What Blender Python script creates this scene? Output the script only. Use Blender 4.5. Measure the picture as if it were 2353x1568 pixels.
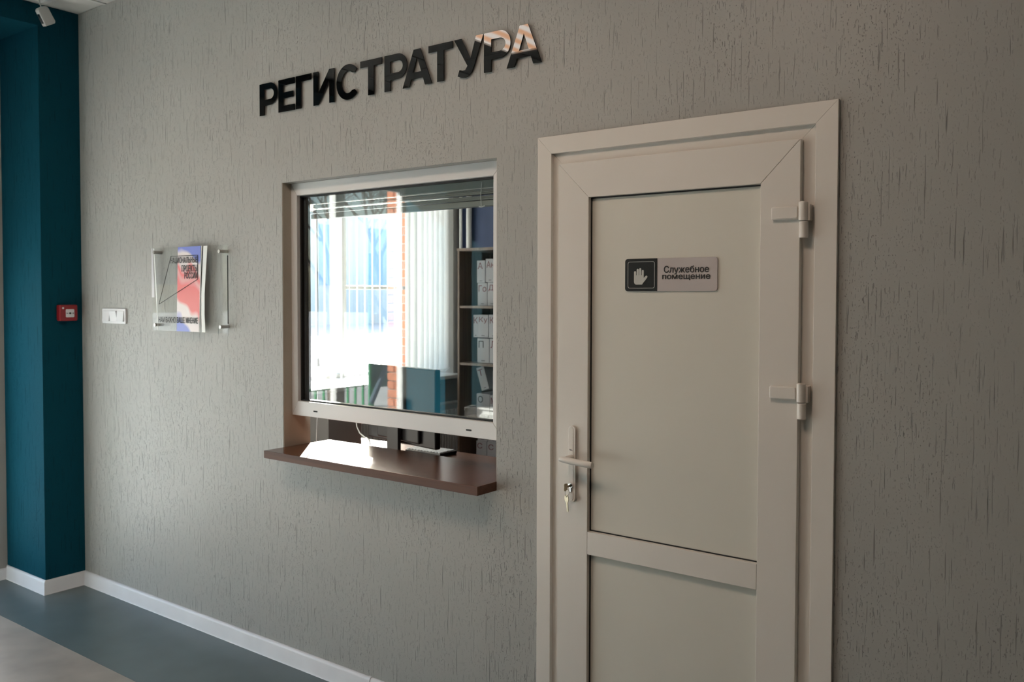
import bpy, bmesh, math, random
from mathutils import Vector, Matrix
from mathutils.geometry import delaunay_2d_cdt
random.seed(7)
for o in list(bpy.data.objects): bpy.data.objects.remove(o)
S = bpy.context.scene
COL = S.collection
R = math.radians

# ------------------------------------------------------------------ camera
YAW, PITCH, ROLL = -.642876913, -.0301659813, -.00193808699
FW = Vector((math.sin(YAW)*math.cos(PITCH), math.cos(YAW)*math.cos(PITCH), math.sin(PITCH)))
RT = Vector((math.cos(YAW), -math.sin(YAW), 0)); DN = FW.cross(RT)
R2 = math.cos(ROLL)*RT + math.sin(ROLL)*DN; D2 = math.cos(ROLL)*DN - math.sin(ROLL)*RT
cam_d = bpy.data.cameras.new('camera'); cam = bpy.data.objects.new('camera', cam_d); COL.objects.link(cam)
m = Matrix.Identity(4)
for i in range(3):
    m[i][0] = R2[i]; m[i][1] = -D2[i]; m[i][2] = -FW[i]
m[0][3], m[1][3], m[2][3] = 0, -2.445, 1.612
cam.matrix_world = m
cam_d.sensor_width = 36; cam_d.sensor_fit = 'HORIZONTAL'; cam_d.lens = 2010.66*36/2353
cam_d.shift_y = -(784-740.289)/2353
cam_d.clip_start = .05; cam_d.clip_end = 300
cam_d.dof.use_dof = True; cam_d.dof.focus_distance = 2.85; cam_d.dof.aperture_fstop = 5.0
S.camera = cam

# ------------------------------------------------------------------ world, sun, exposure
W = bpy.data.worlds.new('sky'); S.world = W; W.use_nodes = True
nt = W.node_tree; nt.nodes.clear()
sky = nt.nodes.new('ShaderNodeTexSky'); sky.sky_type = 'NISHITA'; sky.sun_disc = False
sky.sun_elevation = R(30); sky.sun_rotation = R(-52); sky.air_density = 1.0; sky.dust_density = 2.0; sky.altitude = 100
bg = nt.nodes.new('ShaderNodeBackground'); bg.inputs['Strength'].default_value = .8
wo = nt.nodes.new('ShaderNodeOutputWorld')
hs = nt.nodes.new('ShaderNodeHueSaturation'); hs.inputs['Saturation'].default_value = 1.05
nt.links.new(sky.outputs[0], hs.inputs['Color']); nt.links.new(hs.outputs[0], bg.inputs[0]); nt.links.new(bg.outputs[0], wo.inputs[0])
SUNEL = R(22.5)
sd = Vector((.679*math.cos(SUNEL), -.734*math.cos(SUNEL), -math.sin(SUNEL)))
sl = bpy.data.lights.new('sun', 'SUN'); sl.energy = 48; sl.angle = R(.6); sl.color = (1, .965, .92)
so = bpy.data.objects.new('sun', sl); COL.objects.link(so); so.rotation_euler = sd.to_track_quat('-Z', 'Y').to_euler(); so.location = (-8, 6, 6)
def portal(loc, rot, sx, sy):
    l = bpy.data.lights.new('window_portal', 'AREA'); l.shape = 'RECTANGLE'; l.size = sx; l.size_y = sy; l.cycles.is_portal = True
    o = bpy.data.objects.new('window_portal', l); COL.objects.link(o); o.location = loc; o.rotation_euler = rot
portal((-5.36, -1.6, 1.6), (0, R(-90), 0), 2.9, 2.6)
portal((-5.36, 2.1, 1.9), (0, R(-90), 0), 2.0, 2.1)
vs = S.view_settings; vs.view_transform = 'Standard'; vs.look = 'None'; vs.gamma = 1; vs.use_curve_mapping = False; vs.exposure = 0.0
LAMP = 15.5

# ------------------------------------------------------------------ materials
def P(name, col, rough=.5, metal=0, vary=.04, scale=6, bump=0, bscale=200, spec=None, emis=None, coat=0, trans=0, ior=None, dims=None):
    mt = bpy.data.materials.new(name); mt.use_nodes = True; n = mt.node_tree; b = n.nodes['Principled BSDF']
    tc = n.nodes.new('ShaderNodeTexCoord'); nz = n.nodes.new('ShaderNodeTexNoise'); nz.inputs['Scale'].default_value = scale
    mp = n.nodes.new('ShaderNodeMapping'); mp.inputs['Scale'].default_value = dims or (1, 1, 1)
    n.links.new(tc.outputs['Object'], mp.inputs[0]); n.links.new(mp.outputs[0], nz.inputs['Vector'])
    cr = n.nodes.new('ShaderNodeValToRGB'); c = Vector(col)
    cr.color_ramp.elements[0].position = .3; cr.color_ramp.elements[1].position = .7
    cr.color_ramp.elements[0].color = (*(c*(1-vary)), 1); cr.color_ramp.elements[1].color = (*[min(1, v) for v in c*(1+vary)], 1)
    n.links.new(nz.outputs[0], cr.inputs[0]); n.links.new(cr.outputs[0], b.inputs['Base Color'])
    b.inputs['Roughness'].default_value = rough; b.inputs['Metallic'].default_value = metal
    if spec is not None: b.inputs['Specular IOR Level'].default_value = spec
    if ior: b.inputs['IOR'].default_value = ior
    if coat: b.inputs['Coat Weight'].default_value = coat
    if trans: b.inputs['Transmission Weight'].default_value = trans
    if emis: b.inputs['Emission Color'].default_value = (*emis[0], 1); b.inputs['Emission Strength'].default_value = emis[1]
    if bump:
        n2 = n.nodes.new('ShaderNodeTexNoise'); n2.inputs['Scale'].default_value = bscale; n.links.new(mp.outputs[0], n2.inputs['Vector'])
        bp = n.nodes.new('ShaderNodeBump'); bp.inputs['Strength'].default_value = bump; bp.inputs['Distance'].default_value = .002
        n.links.new(n2.outputs[0], bp.inputs['Height']); n.links.new(bp.outputs[0], b.inputs['Normal'])
    return mt

def plaster(name, col, dark=.5, depth=.003, spec=.35, rough=.42):
    """bark-beetle plaster: vertical grooves, short dashes and pits"""
    mt = bpy.data.materials.new(name); mt.use_nodes = True; n = mt.node_tree; L = n.links; b = n.nodes['Principled BSDF']
    tc = n.nodes.new('ShaderNodeTexCoord')
    def noise(scale, mapping, detail=2, off=0, dist=0):
        mp = n.nodes.new('ShaderNodeMapping'); mp.inputs['Scale'].default_value = mapping; mp.inputs['Location'].default_value = (off, off*1.7, off*.6)
        L.new(tc.outputs['Object'], mp.inputs[0]); t = n.nodes.new('ShaderNodeTexNoise'); t.inputs['Scale'].default_value = scale
        t.inputs['Detail'].default_value = detail; t.inputs['Distortion'].default_value = dist; L.new(mp.outputs[0], t.inputs['Vector']); return t.outputs[0]
    def ramp(src, a, b_, inv=False):
        r = n.nodes.new('ShaderNodeMapRange'); r.interpolation_type = 'SMOOTHSTEP'; r.inputs['From Min'].default_value = a; r.inputs['From Max'].default_value = b_
        if inv: r.inputs['To Min'].default_value = 1; r.inputs['To Max'].default_value = 0
        L.new(src, r.inputs[0]); return r.outputs[0]
    def mth(op, a, b_):
        q = n.nodes.new('ShaderNodeMath'); q.operation = op
        for i, v in enumerate((a, b_)):
            if isinstance(v, (int, float)): q.inputs[i].default_value = v
            else: L.new(v, q.inputs[i])
        q.use_clamp = False; return q.outputs[0]
    cluster = ramp(noise(3.2, (1, 1, .55), 3, 4), .42, .62)
    longl = ramp(noise(1, (205, 205, 6), 2, 0, .2), .652, .70)       # long grooves
    dash = ramp(noise(1, (270, 270, 36), 2, 9), .658, .712)            # dashes
    pits = ramp(noise(1, (340, 340, 150), 1.5, 21), .672, .73)             # pits
    dash = mth('MULTIPLY', dash, mth('ADD', mth('MULTIPLY', cluster, .55), .45))
    pits = mth('MULTIPLY', pits, mth('ADD', mth('MULTIPLY', cluster, .6), .3))
    g = mth('MAXIMUM', mth('MAXIMUM', longl, dash), pits)
    fine = noise(60, (1, 1, .5), 4, 2); und = noise(2.2, (1, 1, .6), 3, 7)
    h = mth('SUBTRACT', mth('ADD', mth('MULTIPLY', fine, .12), mth('MULTIPLY', und, .6)), g)
    bp = n.nodes.new('ShaderNodeBump'); bp.inputs['Strength'].default_value = .85; bp.inputs['Distance'].default_value = depth
    L.new(h, bp.inputs['Height']); L.new(bp.outputs[0], b.inputs['Normal'])
    mx = n.nodes.new('ShaderNodeMix'); mx.data_type = 'RGBA'; mx.inputs[6].default_value = (*col, 1); mx.inputs[7].default_value = (*(Vector(col)*dark), 1)
    L.new(mth('MULTIPLY', g, .75), mx.inputs[0])
    mx2 = n.nodes.new('ShaderNodeMix'); mx2.data_type = 'RGBA'; mx2.blend_type = 'MULTIPLY'; mx2.inputs[0].default_value = 1
    cr = n.nodes.new('ShaderNodeValToRGB'); cr.color_ramp.elements[0].color = (.93, .93, .93, 1); cr.color_ramp.elements[1].color = (1, 1, 1, 1)
    cr.color_ramp.elements[0].position = .35; cr.color_ramp.elements[1].position = .65
    L.new(noise(1.4, (1, 1, .5), 3, 11), cr.inputs[0]); L.new(mx.outputs[2], mx2.inputs[6]); L.new(cr.outputs[0], mx2.inputs[7]); L.new(mx2.outputs[2], b.inputs['Base Color'])
    b.inputs['Roughness'].default_value = rough; b.inputs['Specular IOR Level'].default_value = spec
    return mt

def glass(name, ior=1.55, tint=(.96, .98, .97)):
    mt = bpy.data.materials.new(name); mt.use_nodes = True; n = mt.node_tree; n.nodes.clear(); L = n.links
    out = n.nodes.new('ShaderNodeOutputMaterial'); mx = n.nodes.new('ShaderNodeMixShader'); tr = n.nodes.new('ShaderNodeBsdfTransparent'); gl = n.nodes.new('ShaderNodeBsdfGlossy')
    gl.inputs['Roughness'].default_value = 0; tr.inputs[0].default_value = (*tint, 1)
    fr = n.nodes.new('ShaderNodeFresnel'); ge = n.nodes.new('ShaderNodeNewGeometry'); mr = n.nodes.new('ShaderNodeMapRange')
    mr.inputs['To Min'].default_value = ior; mr.inputs['To Max'].default_value = 1/ior
    L.new(ge.outputs['Backfacing'], mr.inputs[0]); L.new(mr.outputs[0], fr.inputs[0]); L.new(fr.outputs[0], mx.inputs[0]); L.new(tr.outputs[0], mx.inputs[1]); L.new(gl.outputs[0], mx.inputs[2]); L.new(mx.outputs[0], out.inputs[0])
    return mt

def wood(name, c1, c2, rough=.28, axis=0, coat=0):
    mt = bpy.data.materials.new(name); mt.use_nodes = True; n = mt.node_tree; L = n.links; b = n.nodes['Principled BSDF']
    tc = n.nodes.new('ShaderNodeTexCoord'); mp = n.nodes.new('ShaderNodeMapping'); s = [38, 38, 38]; s[axis] = 1.6; mp.inputs['Scale'].default_value = s
    L.new(tc.outputs['Object'], mp.inputs[0]); nz = n.nodes.new('ShaderNodeTexNoise'); nz.inputs['Scale'].default_value = 1; nz.inputs['Detail'].default_value = 5; nz.inputs['Distortion'].default_value = .6
    L.new(mp.outputs[0], nz.inputs['Vector']); cr = n.nodes.new('ShaderNodeValToRGB'); cr.color_ramp.elements[0].position = .3; cr.color_ramp.elements[1].position = .72
    cr.color_ramp.elements[0].color = (*c1, 1); cr.color_ramp.elements[1].color = (*c2, 1); L.new(nz.outputs[0], cr.inputs[0]); L.new(cr.outputs[0], b.inputs['Base Color'])
    b.inputs['Roughness'].default_value = rough
    bp = n.nodes.new('ShaderNodeBump'); bp.inputs['Strength'].default_value = .12; bp.inputs['Distance'].default_value = .001; L.new(nz.outputs[0], bp.inputs['Height']); L.new(bp.outputs[0], b.inputs['Normal'])
    return mt

M = {}
M['wall'] = plaster('grey_bark_plaster', (.408, .412, .390))
M['teal'] = plaster('teal_bark_plaster', (.0045, .062, .095), .5, .002, .06, .8)
M['teal_front'] = P('teal_wall_paint', (.006, .032, .043), .7, bump=.3, spec=.15)
M['office_wall'] = P('office_paint', (.34, .32, .30), .7, bump=.2)
M['machine'] = P('grey_machine_shell', (.13, .125, .12), .6)
M['blue_wall'] = P('blue_paint', (.042, .06, .14), .6, bump=.2)
M['reveal'] = P('reveal_paint', (.46, .42, .35), .6, bump=.3, bscale=90)
M['niche'] = P('niche_paint', (.40, .40, .38), .6, bump=.2)
M['front'] = P('front_wall_paint', (.38, .36, .32), .6, bump=.2)
M['ceil'] = P('ceiling_tile_mineral', (.62, .62, .60), .8, bump=.6, bscale=150)
M['tbar'] = P('ceiling_grid_white', (.65, .65, .64), .5)
M['floor_blue'] = P('blue_grey_vinyl', (.095, .132, .140), .33, vary=.10, scale=5, bump=.05)
M['floor_beige'] = P('beige_marbled_vinyl', (.31, .29, .255), .33, vary=.12, scale=7, bump=.05)
M['office_floor'] = P('office_vinyl', (.2, .16, .12), .45, vary=.1)
M['base'] = P('white_baseboard_pvc', (.74, .76, .79), .35)
M['pvc'] = P('white_pvc', (.72, .69, .64), .3, vary=.015, scale=3)
M['door_panel'] = P('door_panel_pvc', (.66, .645, .575), .4, vary=.02, scale=2)
M['pvcw'] = P('cool_white_pvc', (.71, .715, .71), .3, vary=.015, scale=3)
M['rubber'] = P('black_rubber', (.008, .008, .008), .6)
M['glass'] = glass('window_glass', 1.62)
M['glass_out'] = glass('outer_window_glass', 1.5)
M['acrylic'] = glass('acrylic_sheet', 1.22, (.97, .98, .98))
M['ledge'] = wood('brown_laminate', (.075, .026, .011), (.150, .058, .028), .21, 0)
M['edge'] = wood('brown_edge_band', (.075, .028, .014), (.135, .055, .030), .6, 0)
M['desk'] = wood('desk_laminate', (.095, .035, .017), (.17, .07, .038), .25, 0)
M['shelf'] = wood('shelf_laminate', (.13, .09, .065), (.21, .15, .11), .4, 2)
M['shelf_in'] = wood('shelf_inner_laminate', (.09, .066, .05), (.14, .10, .078), .45, 2)
M['gloss_black'] = P('glossy_black_acrylic', (.003, .003, .003), .02, vary=.02, ior=1.42)
M['black'] = P('black_plastic', (.008, .008, .009), .4)
M['red'] = P('red_plastic', (.27, .013, .018), .35)
M['white_plastic'] = P('white_plastic', (.72, .73, .75), .3)
M['grey_plastic'] = P('grey_plastic', (.55, .55, .54), .4)
M['lens'] = P('dark_lens', (.03, .035, .04), .2)
M['metal'] = P('brushed_steel', (.45, .43, .40), .28, 1)
M['chrome'] = P('chrome', (.8, .8, .8), .08, 1)
M['nickel'] = P('nickel_brass', (.42, .37, .27), .32, 1)
M['blackprint'] = P('black_print', (.012, .012, .012), .6)
M['redprint'] = P('dark_red_print', (.14, .015, .02), .6)
M['sign_light'] = P('sign_silver_grey', (.50, .46, .45), .35)
M['sign_dark'] = P('sign_black', (.010, .010, .009), .4)
M['sign_mark'] = P('sign_mark_grey', (.48, .49, .46), .5)
M['paper'] = P('white_card', (.40, .40, .42), .7)
M['slat'] = P('blind_fabric', (.80, .79, .77), .8, bump=.1)
n_ = M['slat'].node_tree; tb = n_.nodes.new('ShaderNodeBsdfTranslucent'); tb.inputs[0].default_value = (.97, .96, .94, 1)
ms = n_.nodes.new('ShaderNodeMixShader'); ms.inputs[0].default_value = .8
n_.links.new(n_.nodes['Principled BSDF'].outputs[0], ms.inputs[1]); n_.links.new(tb.outputs[0], ms.inputs[2]); n_.links.new(ms.outputs[0], n_.nodes['Material Output'].inputs[0])
M['alu'] = P('grey_blind_slat', (.26, .28, .27), .35)
M['clear'] = P('clear_plastic_cord', (.75, .78, .8), .25)
M['radiator'] = P('radiator_enamel', (.72, .72, .70), .3)
M['pipe'] = P('white_pipe', (.78, .77, .74), .3)
M['brick'] = P('red_brick', (.50, .17, .085), .85, vary=.25, scale=9, bump=.5, bscale=60)
M['mortar'] = P('mortar', (.48, .43, .37), .9)
M['concrete'] = P('pale_concrete', (.60, .59, .57), .9, vary=.12, scale=1)
M['bluepanel'] = P('blue_facade_panel', (.30, .46, .74), .5)
M['palefacade'] = P('pale_facade', (.62, .62, .6), .8)
M['winglass'] = P('far_window_glass', (.08, .1, .13), .15)
M['bark'] = P('tree_bark', (.12, .095, .075), .9, vary=.3, scale=20)
M['green'] = P('green_painted_metal', (.03, .24, .10), .45)
M['deepgreen'] = P('dark_teal_metal', (.02, .10, .10), .45)
M['yellow'] = P('yellow_panel', (.72, .36, .05), .5)
M['slate'] = P('slate_blue_metal', (.06, .10, .14), .45)
M['strip_white'] = P('white_strip_surface', (.78, .82, .80), .3)
M['sheen_paint'] = P('painted_sheen', (.66, .67, .70), .2)
M['lamp_body'] = P('lamp_frame_white', (.7, .7, .68), .4)

def ribbed_lamp():
    mt = bpy.data.materials.new('ribbed_lamp_diffuser'); mt.use_nodes = True; n = mt.node_tree; L = n.links; b = n.nodes['Principled BSDF']
    tc = n.nodes.new('ShaderNodeTexCoord'); wv = n.nodes.new('ShaderNodeTexWave'); wv.wave_type = 'BANDS'; wv.bands_direction = 'X'; wv.inputs['Scale'].default_value = 2.6; wv.inputs['Distortion'].default_value = 1.2; wv.inputs['Detail'].default_value = 1
    L.new(tc.outputs['Object'], wv.inputs['Vector']); cr = n.nodes.new('ShaderNodeValToRGB')
    cr.color_ramp.elements[0].position = .15; cr.color_ramp.elements[0].color = (.95, .52, .30, 1); cr.color_ramp.elements[1].position = .8; cr.color_ramp.elements[1].color = (1, .90, .80, 1)
    L.new(wv.outputs[1] if len(wv.outputs) > 1 else wv.outputs[0], cr.inputs[0]); L.new(cr.outputs[0], b.inputs['Emission Color']); b.inputs['Emission Strength'].default_value = LAMP
    b.inputs['Base Color'].default_value = (.7, .7, .68, 1); return mt
M['lamp'] = ribbed_lamp()

def print_band():
    """soft blue / white / red flowing print"""
    mt = bpy.data.materials.new('blue_red_print'); mt.use_nodes = True; n = mt.node_tree; L = n.links; b = n.nodes['Principled BSDF']
    tc = n.nodes.new('ShaderNodeTexCoord'); mp = n.nodes.new('ShaderNodeMapping'); mp.inputs['Scale'].default_value = (3.2, 1, 2.4); mp.inputs['Location'].default_value = (.35, 0, .12)
    nz = n.nodes.new('ShaderNodeTexNoise'); nz.inputs['Scale'].default_value = 2.4; nz.inputs['Detail'].default_value = 1.0
    sp = n.nodes.new('ShaderNodeSeparateXYZ'); L.new(tc.outputs['Object'], mp.inputs[0]); L.new(mp.outputs[0], nz.inputs['Vector']); L.new(tc.outputs['Object'], sp.inputs[0])
    # vertical position 0..1 over the strip, wobbled by noise
    a = n.nodes.new('ShaderNodeMapRange'); a.inputs['From Min'].default_value = 1.436; a.inputs['From Max'].default_value = 1.842; L.new(sp.outputs[2], a.inputs[0])
    x = n.nodes.new('ShaderNodeMapRange'); x.inputs['From Min'].default_value = -3.82; x.inputs['From Max'].default_value = -3.64; x.inputs['To Min'].default_value = -.10; x.inputs['To Max'].default_value = .10; L.new(sp.outputs[0], x.inputs[0])
    s1 = n.nodes.new('ShaderNodeMath'); s1.operation = 'MULTIPLY_ADD'; s1.inputs[1].default_value = .55; L.new(nz.outputs[0], s1.inputs[0]); L.new(a.outputs[0], s1.inputs[2])
    s2 = n.nodes.new('ShaderNodeMath'); s2.operation = 'SUBTRACT'; L.new(s1.outputs[0], s2.inputs[0]); s2.inputs[1].default_value = .275
    s3 = n.nodes.new('ShaderNodeMath'); s3.operation = 'ADD'; L.new(s2.outputs[0], s3.inputs[0]); L.new(x.outputs[0], s3.inputs[1])
    cr = n.nodes.new('ShaderNodeValToRGB'); e = cr.color_ramp.elements
    W_ = (.80, .74, .74, 1); RD = (.80, .17, .17, 1); PK = (.78, .40, .40, 1); BL = (.20, .26, .70, 1)
    e[0].position = .0; e[0].color = BL; e[1].position = 1; e[1].color = BL
    for p_, c_ in ((.07, BL), (.12, W_), (.24, W_), (.30, RD), (.52, RD), (.60, PK), (.66, RD), (.74, W_), (.86, W_), (.92, BL)):
        q = e.new(p_); q.color = c_
    L.new(s3.outputs[0], cr.inputs[0]); L.new(cr.outputs[0], b.inputs['Base Color']); b.inputs['Roughness'].default_value = .3
    return mt
M['band'] = print_band()

# ------------------------------------------------------------------ mesh helpers
class B:
    def __init__(s): s.v = []; s.f = []
    def add(s, vs, fs, mtx=None):
        k = len(s.v); s.v += [tuple(mtx @ Vector(v)) if mtx else tuple(v) for v in vs]; s.f += [tuple(i+k for i in f) for f in fs]; return s
    def box(s, x0, x1, y0, y1, z0, z1, mtx=None):
        return s.add([(x0, y0, z0), (x1, y0, z0), (x1, y1, z0), (x0, y1, z0), (x0, y0, z1), (x1, y0, z1), (x1, y1, z1), (x0, y1, z1)],
                     [(0, 3, 2, 1), (4, 5, 6, 7), (0, 1, 5, 4), (1, 2, 6, 5), (2, 3, 7, 6), (3, 0, 4, 7)], mtx)
    def prism(s, pts, a, b, axis='y', mtx=None):
        """convex-or-simple polygon pts (2D) extruded from a to b along axis; 2D is (x,z) for y, (x,y) for z, (y,z) for x"""
        n = len(pts)
        f = {'y': lambda p, t: (p[0], t, p[1]), 'z': lambda p, t: (p[0], p[1], t), 'x': lambda p, t: (t, p[0], p[1])}[axis]
        return s.add([f(p, a) for p in pts]+[f(p, b) for p in pts], [tuple(range(n))[::-1], tuple(range(n, 2*n))]+[(i, (i+1) % n, n+(i+1) % n, n+i) for i in range(n)], mtx)
    def cyl(s, p0, p1, r0, r1=None, n=16, cap=True):
        r1 = r0 if r1 is None else r1; p0 = Vector(p0); p1 = Vector(p1); d = (p1-p0).normalized(); u = d.orthogonal().normalized(); w = d.cross(u); vs = []
        for p, r in ((p0, r0), (p1, r1)):
            for i in range(n): a = 2*math.pi*i/n; vs.append(p+u*r*math.cos(a)+w*r*math.sin(a))
        fs = [(i, (i+1) % n, n+(i+1) % n, n+i) for i in range(n)]
        if cap: fs += [tuple(range(n))[::-1], tuple(range(n, 2*n))]
        return s.add(vs, fs)
    def tube(s, pts, r, n=8, rad=None):
        pts = [Vector(p) for p in pts]; rings = []; u = None
        for i, p in enumerate(pts):
            d = (pts[min(i+1, len(pts)-1)]-pts[max(i-1, 0)]).normalized()
            u = d.orthogonal().normalized() if u is None else (u-d*u.dot(d)).normalized()
            w = d.cross(u); q = rad[i] if rad else r; rings.append([p+u*q*math.cos(2*math.pi*k/n)+w*q*math.sin(2*math.pi*k/n) for k in range(n)])
        vs = [v for g in rings for v in g]; fs = []
        for i in range(len(rings)-1):
            for k in range(n): fs.append((i*n+k, i*n+(k+1) % n, (i+1)*n+(k+1) % n, (i+1)*n+k))
        fs += [tuple(range(n))[::-1], tuple(range((len(rings)-1)*n, len(rings)*n))]
        return s.add(vs, fs)
    def ring(s, c, R_, r, axis='y', n=24, k=8):
        vs = []; fs = []
        for i in range(n):
            a = 2*math.pi*i/n
            for j in range(k):
                b_ = 2*math.pi*j/k; rr = R_+r*math.cos(b_); t = r*math.sin(b_); x, z = rr*math.cos(a), rr*math.sin(a)
                vs.append({'y': (c[0]+x, c[1]+t, c[2]+z), 'x': (c[0]+t, c[1]+x, c[2]+z), 'z': (c[0]+x, c[1]+z, c[2]+t)}[axis])
                fs.append((i*k+j, ((i+1) % n)*k+j, ((i+1) % n)*k+(j+1) % k, i*k+(j+1) % k))
        return s.add(vs, fs)
    def build(s, name, mat, parent=None, bevel=0, seg=2, smooth=True, origin=None, **kw):
        me = bpy.data.meshes.new(name); bm = bmesh.new()
        vv = [bm.verts.new(v) for v in s.v]
        for f in s.f:
            try: bm.faces.new([vv[i] for i in f])
            except ValueError: pass
        bmesh.ops.recalc_face_normals(bm, faces=bm.faces)
        if bevel:
            es = [e for e in bm.edges if e.is_manifold and e.calc_face_angle(0) > R(35)]
            bmesh.ops.bevel(bm, geom=es, offset=bevel, segments=seg, affect='EDGES', profile=.5, clamp_overlap=True)
        bm.to_mesh(me); bm.free(); o = link(name, me, mat, parent, smooth, **kw)
        if bevel and smooth:
            w = o.modifiers.new('normals', 'WEIGHTED_NORMAL'); w.keep_sharp = True; w.weight = 90
        return o

def link(name, me, mat, parent=None, smooth=True, **kw):
    if smooth:
        me.polygons.foreach_set('use_smooth', [True]*len(me.polygons)); me.set_sharp_from_angle(angle=R(40))
    me.materials.clear(); me.materials.append(M[mat] if isinstance(mat, str) else mat)
    o = bpy.data.objects.new(name, me); COL.objects.link(o)
    if parent:
        o.parent = parent
        for e in [parent]:
            o.location = (-WLOC(e)); 
    for k, v in kw.items(): o[k] = v
    return o
def WLOC(e):
    v = Vector(e.location)
    while e.parent: e = e.parent; v += Vector(e.location)
    return v
def E(name, loc=(0, 0, 0), **kw):
    o = bpy.data.objects.new(name, None); COL.objects.link(o); o.location = loc; o.empty_display_size = .05
    for k, v in kw.items(): o[k] = v
    return o
def tag(o, label, category, group=None):
    o['label'] = label; o['category'] = category
    if group: o['group'] = group
    return o
def struct(o): o['kind'] = 'structure'; return o

FACE = Matrix(((1, 0, 0, 0), (0, 0, -1, 0), (0, 1, 0, 0), (0, 0, 0, 1)))   # curve XY plane -> world XZ, facing -y
def text_mesh(txt, x0, z0, width, height, y, ext=.0004, offset=0.0, bold=0.0, lines_gap=1.0, align='LEFT'):
    """lettering fitted into a box; lies in the plane y, facing -y"""
    cu = bpy.data.curves.new('lettering', 'FONT'); cu.body = txt; cu.size = 1; cu.extrude = 0;  cu.align_x = align; cu.space_line = lines_gap; cu.resolution_u = 4
    cu.fill_mode = 'NONE'
    to = bpy.data.objects.new('lettering', cu); COL.objects.link(to); bpy.context.view_layer.update()
    ol = bpy.data.meshes.new_from_object(to.evaluated_get(bpy.context.evaluated_depsgraph_get()))
    bpy.data.objects.remove(to); bpy.data.curves.remove(cu)
    vs = [v.co.to_2d() for v in ol.vertices]; es = [tuple(e.vertices) for e in ol.edges]
    r_ = delaunay_2d_cdt(vs, es, [], 0, 1e-6); pv, oe, tf = r_[0], [(vs[a], vs[b]) for a, b in es], r_[2]
    def inside(c):
        w = 0
        for a, b in oe:
            if (a.y > c.y) != (b.y > c.y) and c.x < (b.x-a.x)*(c.y-a.y)/(b.y-a.y)+a.x: w += 1
        return w % 2
    keep = [f for f in tf if inside((pv[f[0]]+pv[f[1]]+pv[f[2]])/3)]
    me = bpy.data.meshes.new('lettering'); me.from_pydata([(p.x, p.y, 0) for p in pv], [], keep)
    xs = [v.co.x for v in me.vertices]; ys = [v.co.y for v in me.vertices]
    ax, bx_, ay, by = min(xs), max(xs), min(ys), max(ys)
    for v in me.vertices:
        v.co = Vector((x0+(v.co.x-ax)/(bx_-ax)*width, y, z0+(v.co.y-ay)/(by-ay)*height))
    if bold:
        bm = bmesh.new(); bm.from_mesh(me); src = list(bm.verts)+list(bm.edges)+list(bm.faces)
        for i, (dx, dz) in enumerate(((bold, 0), (-bold, 0), (0, bold*.7), (0, -bold*.7))):
            d = bmesh.ops.duplicate(bm, geom=src)['geom']
            bmesh.ops.translate(bm, verts=[q for q in d if isinstance(q, bmesh.types.BMVert)], vec=(dx, -.00003*(i+1), dz))
        bm.to_mesh(me); bm.free()
    return me
def add_text(name, parent, mat, *a, **k):
    me = text_mesh(*a, **k); return link(name, me, mat, parent, smooth=False)
def curve_letter(contours, ext, bevel=0):
    cu = bpy.data.curves.new('g', 'CURVE'); cu.dimensions = '2D'; cu.fill_mode = 'BOTH'; cu.extrude = ext/2; cu.bevel_depth = bevel; cu.bevel_resolution = 1
    for c in contours:
        sp = cu.splines.new('POLY'); sp.points.add(len(c)-1); sp.use_cyclic_u = True
        for p, q in zip(sp.points, c): p.co = (q[0], q[1], 0, 1)
    to = bpy.data.objects.new('g', cu); COL.objects.link(to); bpy.context.view_layer.update()
    me = bpy.data.meshes.new_from_object(to.evaluated_get(bpy.context.evaluated_depsgraph_get())); bpy.data.objects.remove(to); bpy.data.curves.remove(cu)
    return me
def arc(cx, cy, rx, ry, a0, a1, n=14):
    return [(cx+rx*math.cos(R(a0+(a1-a0)*i/n)), cy+ry*math.sin(R(a0+(a1-a0)*i/n))) for i in range(n+1)]
def rrect(x0, x1, z0, z1, r, n=5):
    return arc(x1-r, z1-r, r, r, 0, 90, n)+arc(x0+r, z1-r, r, r, 90, 180, n)+arc(x0+r, z0+r, r, r, 180, 270, n)+arc(x1-r, z0+r, r, r, 270, 360, n)

# ------------------------------------------------------------------ constants
XL, XR, ZS, ZT = -3.0762, -1.8988, .949, 2.0976     # service opening
TH = .148
FX = -4.8                                            # inner face of the facade wall
CE = 3.145
FY = -3.05                                           # front wall of lobby
OY = 3.22                                            # rear wall of office
XE = 2.6

# ------------------------------------------------------------------ shell
b = B()
DX0, DX1, DZ = -1.672, -.776, 2.098
for x0, x1, z0, z1 in ((FX, XL, 0, CE), (XL, XR, 0, .917), (XL, XR, ZT, CE), (XR, DX0, 0, CE), (DX0, DX1, DZ, CE), (DX1, XE, 0, CE)):
    b.box(x0, x1, 0, TH, z0, z1)
struct(b.build('wall_back', 'wall', smooth=False))
# paint on the jambs of the service opening (two tones, as the wall is finished in two steps)
wb = bpy.data.objects['wall_back']
B().box(XL, XL+.0025, .002, TH, .949, ZT).build('jamb_facing', 'reveal', wb, smooth=False)
B().box(XR-.0025, XR, .002, TH, .949, ZT).build('jamb_facing', 'reveal', wb, smooth=False)
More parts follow.
